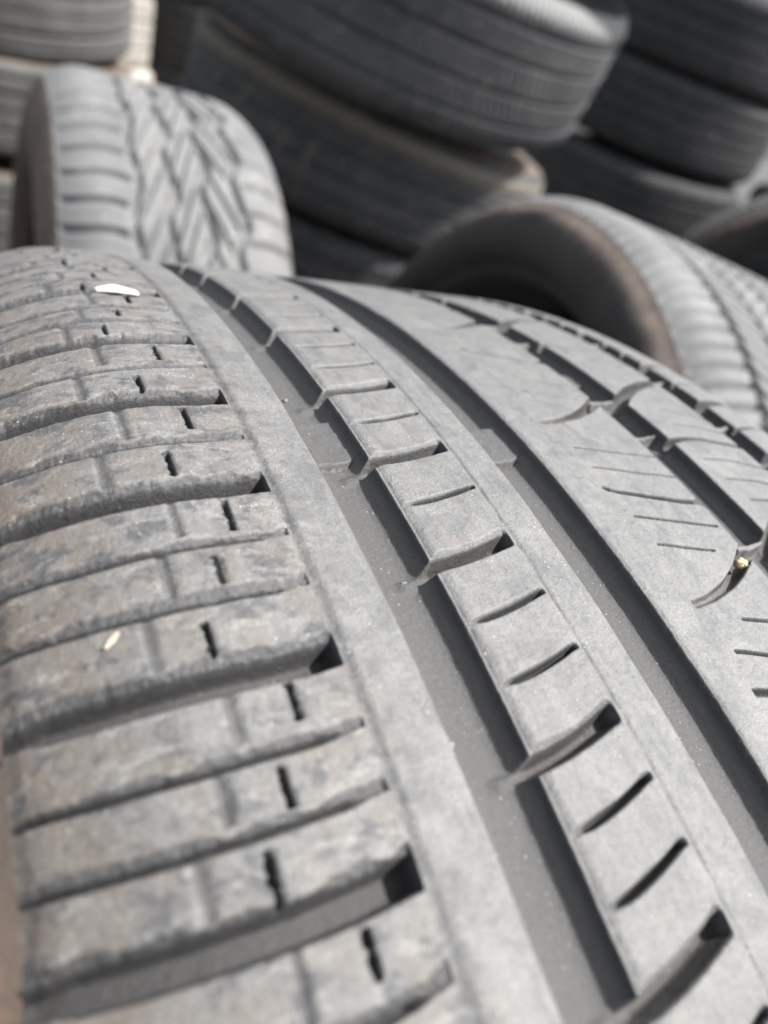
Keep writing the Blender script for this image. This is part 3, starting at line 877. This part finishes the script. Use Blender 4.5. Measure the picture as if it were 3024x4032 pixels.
# standing tyres
GS = 'tyres standing upright behind the worn tyre'
tG = make_tyre(312, 95, 'leaf', M_pale, M_brown, M_inner, du=.8, ds=1.2)
tG.name = 'upright_tyre'
place(tG, (-0.3300, 0.7990, 0.312), (0.843, 0.537, -0.02), .35, 'pale grey tyre standing upright at the left with long leaf-shaped tread blocks', GS)
tH = make_tyre(323, 98, 'fine', M_pale, M_rim, M_inner, du=.8, ds=1.2, rb=264)
tH.name = 'upright_tyre'
place(tH, (0.1131, 0.5591, 0.330), (0.9047, 0.4002, -0.1462), 1.0, 'pale upright tyre at the right with a brown sidewall round its dark opening', GS)
tI = copy_tyre(tH, {'tread': M_mid})
place(tI, (0.665, 1.50, 0.355), (0.25, 0.968, 0.0), 2.0, 'dark upright tyre with brown sidewall at the right edge behind the pale one', GS, (1.1, 1.09, 1.09))
tL = copy_tyre(tG, {'tread': M_dark, 'sidewall': M_dside})
place(tL, (-0.72, 0.72, 0.314), (0.80, 0.60, 0.0), 2.0, 'black upright tyre in shadow at the left edge, beside the pale leaf-patterned tyre', GS)

# ------------------------------------------------------------------ bits lying on the worn tyre
ML = main.matrix_world.copy()
def on_main(u, s, lift=0.0):
    r = float(rad(np.array([u]))[0]) + lift
    a = s / R0
    return ML @ Vector((u / 1000, r * math.sin(a) / 1000, r * math.cos(a) / 1000))
def frame_main(u, s):
    a = s / R0
    n = (ML.to_3x3() @ Vector((0, math.sin(a), math.cos(a)))).normalized()
    x = (ML.to_3x3() @ Vector((1, 0, 0))).normalized()
    return x, n.cross(x).normalized(), n

def plain(name, c, rough=.7, var=.15, scale=900):
    g = NT(name)
    P = g.n("ShaderNodeTexCoord").outputs['Object']
    a = g.noise(P, scale, 4, .7)
    c2 = tuple(min(1, v * (1 + var)) for v in c); c1 = tuple(v * (1 - var) for v in c)
    g.l(g.mix(g.ramp(a, .35, .65), c1, c2), g.b.inputs['Base Color'])
    g.b.inputs['Roughness'].default_value = rough
    g.bump([(a, .0002, .6)])
    return g.mat

def lump(name, u, s, lift, size, mat, label, cat, seed=0, rot=0., tilt=0., seg=18, group=None):
    n = seg
    th = np.linspace(0, np.pi, n); fi = np.linspace(0, 2 * np.pi, 2 * n, endpoint=False)
    F, T = np.meshgrid(fi, th)
    x = np.sin(T) * np.cos(F); y = np.sin(T) * np.sin(F); z = np.cos(T)
    q = 1 + .22 * noise2(x * 1.7 + seed, y * 1.7 + z * 2.1, seed) + .12 * noise2(x * 4, y * 4 + z * 3, seed + 1)
    sg = lambda v: np.sign(v) * np.abs(v) ** .75
    V = np.stack([sg(x) * q * size[0], sg(y) * q * size[1], sg(z) * q * size[2]], -1).reshape(-1, 3) / 1000
    m_ = 2 * n
    r = np.arange(n - 1)[:, None]; c = np.arange(m_)[None, :]; c2 = (c + 1) % m_
    Q = np.stack([r * m_ + c, (r + 1) * m_ + c, (r + 1) * m_ + c2, r * m_ + c2], -1).reshape(-1, 4)
    o = bpy.data.objects.new(name, mesh_np(name, V, Q, mat)); link(o)
    ax, ay, az = frame_main(u, s)
    mm = axis_matrix(ax, ay, az, (0, 0, 0)) @ Matrix.Rotation(rot, 4, 'Z') @ Matrix.Rotation(tilt, 4, 'X')
    mm.translation = on_main(u, s, lift)
    o.matrix_world = mm
    tag(o, label, cat, group)
    return o

M_white = plain('white_chip', (0.42, 0.42, 0.37), .7, .15)
M_straw = plain('straw', (0.33, 0.28, 0.22), .7, .15)
M_peb = plain('ochre_grit', (0.33, 0.27, 0.17), .85, .45, 2500)
M_grit = plain('grey_grit', (0.17, 0.16, 0.145), .85, .35, 2500)
M_clay = plain('orange_clay', (0.52, 0.25, 0.09), .85, .25, 1500)

# white chip: thin curved flake resting over a cross slot
nx, ny = 26, 12
gx, gy = np.meshgrid(np.linspace(-1, 1, nx), np.linspace(-1, 1, ny))
hx = gx * (4.3 - .9 * np.clip(gy, 0, 1) ** 2 - .4 * (gx > 0) * np.abs(gy) ** 3)
hy = gy * (2.7 - 1.9 * np.clip(-gx - .1, 0, 1) - .8 * np.clip(gx, 0, 1) ** 4)
hz = .9 + .55 * np.cos(gx * 1.3) + .25 * gy
top = np.stack([hx, hy, hz], -1).reshape(-1, 3)
bot = top - np.array([0, 0, .35])
Vc = np.concatenate([top, bot]) / 1000
q = []
idx = lambda i, j, b=0: b * nx * ny + j * nx + i
for j in range(ny - 1):
    for i in range(nx - 1):
        q.append([idx(i, j), idx(i + 1, j), idx(i + 1, j + 1), idx(i, j + 1)])
        q.append([idx(i, j, 1), idx(i, j + 1, 1), idx(i + 1, j + 1, 1), idx(i + 1, j, 1)])
for i in range(nx - 1):
    q.append([idx(i, 0), idx(i, 0, 1), idx(i + 1, 0, 1), idx(i + 1, 0)])
    q.append([idx(i, ny - 1), idx(i + 1, ny - 1), idx(i + 1, ny - 1, 1), idx(i, ny - 1, 1)])
for j in range(ny - 1):
    q.append([idx(0, j), idx(0, j + 1), idx(0, j + 1, 1), idx(0, j, 1)])
    q.append([idx(nx - 1, j), idx(nx - 1, j, 1), idx(nx - 1, j + 1, 1), idx(nx - 1, j + 1)])
chip = bpy.data.objects.new('white_chip', mesh_np('white_chip', Vc, np.array(q), M_white)); link(chip)
ax, ay, az = frame_main(-68.7, -174.8)
mm = axis_matrix(ax, ay, az, (0, 0, 0)) @ Matrix.Rotation(.12, 4, 'Z') @ Matrix.Rotation(-.10, 4, 'X')
mm.translation = on_main(-68.7, -174.9, -.55)
chip.matrix_world = mm
tag(chip, 'small white chip lying across a cross slot near the top of the worn tyre', 'chip')

lump('wood_splinter', -84.6, -267.5, .08, (1.7, .33, .2), M_straw, 'pale tan splinter stuck on the brown shoulder of the worn tyre', 'splinter', 3, rot=.85)
_g = np.random.default_rng(12)
GRIT = [(-43.2, -262.5, 'grey grit grain in the shoulder groove below the wear bar'), (-47.6, -288.0, 'small grey grit grain in the shoulder groove near the bottom of the view'),
        (-11.2, -268.0, 'grey grit grain in the middle of the second groove'), (-13.0, -283.5, 'small grey grit grain on the lit side of the second groove'),
        (-45.5, -214.0, 'tiny grey grit grain far up the shoulder groove'), (30.5, -246.0, 'tiny grey grit grain in the third groove')]
for k_, (gu_, gs_, lab_) in enumerate(GRIT):
    z_ = float(_g.uniform(.32, .5))
    lump('grit_grain', gu_, gs_, -4.25, (z_ * 1.3, z_, z_ * .8), M_grit, lab_, 'grit', 20 + k_, rot=k_ * 1.1, seg=10, group='grit grains lying in the tread grooves')
lump('pebble', 23.4, -267.8, -.5, (1.15, 1.0, .95), M_peb, 'yellowish grit pebble jammed in the mouth of a curved slot of the centre rib', 'pebble', 5)
def strand(pts, r, label):
    P = np.array([on_main(a, b, c) for a, b, c in pts])
    n = 8; V = []
    for i, p in enumerate(P):
        t_ = Vector(P[min(i + 1, len(P) - 1)] - P[max(i - 1, 0)]).normalized()
        a_ = t_.orthogonal().normalized(); b_ = t_.cross(a_)
        rr2 = r / 1000 * (.4 if i in (0, len(P) - 1) else 1)
        for k in range(n):
            f = 2 * math.pi * k / n
            V.append(Vector(p) + a_ * math.cos(f) * rr2 + b_ * math.sin(f) * rr2)
    Q = [[i * n + k, i * n + (k + 1) % n, (i + 1) * n + (k + 1) % n, (i + 1) * n + k] for i in range(len(P) - 1) for k in range(n)]
    o = bpy.data.objects.new('clay_crumb', mesh_np('clay_crumb', np.array(V), np.array(Q), M_clay)); link(o)
    tag(o, label, 'clay crumb', 'orange clay crumbs in cross slots')
for (u0, s0, lab) in ((-26.6, -258.3, 'orange clay crumb in the third nearest wide slot of the narrow rib'), (-27.3, -289.6, 'orange clay crumb in the second nearest wide slot of the narrow rib'),
                      (-28.0, -316.6, 'orange clay crumb in the nearest wide slot of the narrow rib, at the bottom')):
    strand([(u0 - .1, s0 + .55, -1.0), (u0 + .05, s0 + .45, -1.7), (u0 - .15, s0 + .25, -2.5), (u0 + .1, s0 - .1, -3.0), (u0 - .1, s0 - .6, -3.1)], .13, lab)

# ------------------------------------------------------------------ ground
g = NT('gravelly_asphalt')
P = g.n("ShaderNodeTexCoord").outputs['Object']
c = g.mix(g.ramp(g.noise(P, 2.2, 5, .6), .4, .6), (0.045, 0.044, 0.043), (0.062, 0.060, 0.056))
c = g.mix(g.ramp(g.noise(P, 220, 3, .7), .5, .7), c, (0.11, 0.105, 0.095))
g.l(c, g.b.inputs['Base Color']); g.b.inputs['Roughness'].default_value = .9
g.bump([(g.noise(P, 180, 4, .7), .003, .6)])
n = 21
gx = np.sign(np.linspace(-1, 1, n)) * np.abs(np.linspace(-1, 1, n)) ** 3 * 150
GX, GY = np.meshgrid(gx, gx)
V = np.stack([GX, GY, GX * 0], -1).reshape(-1, 3)
r = np.arange(n - 1)[:, None]; c_ = np.arange(n - 1)[None, :]
Q = np.stack([r * n + c_, r * n + c_ + 1, (r + 1) * n + c_ + 1, (r + 1) * n + c_], -1).reshape(-1, 4)
gr = bpy.data.objects.new('ground', mesh_np('ground', V, Q, g.mat)); link(gr)
tag(gr, kind='structure')
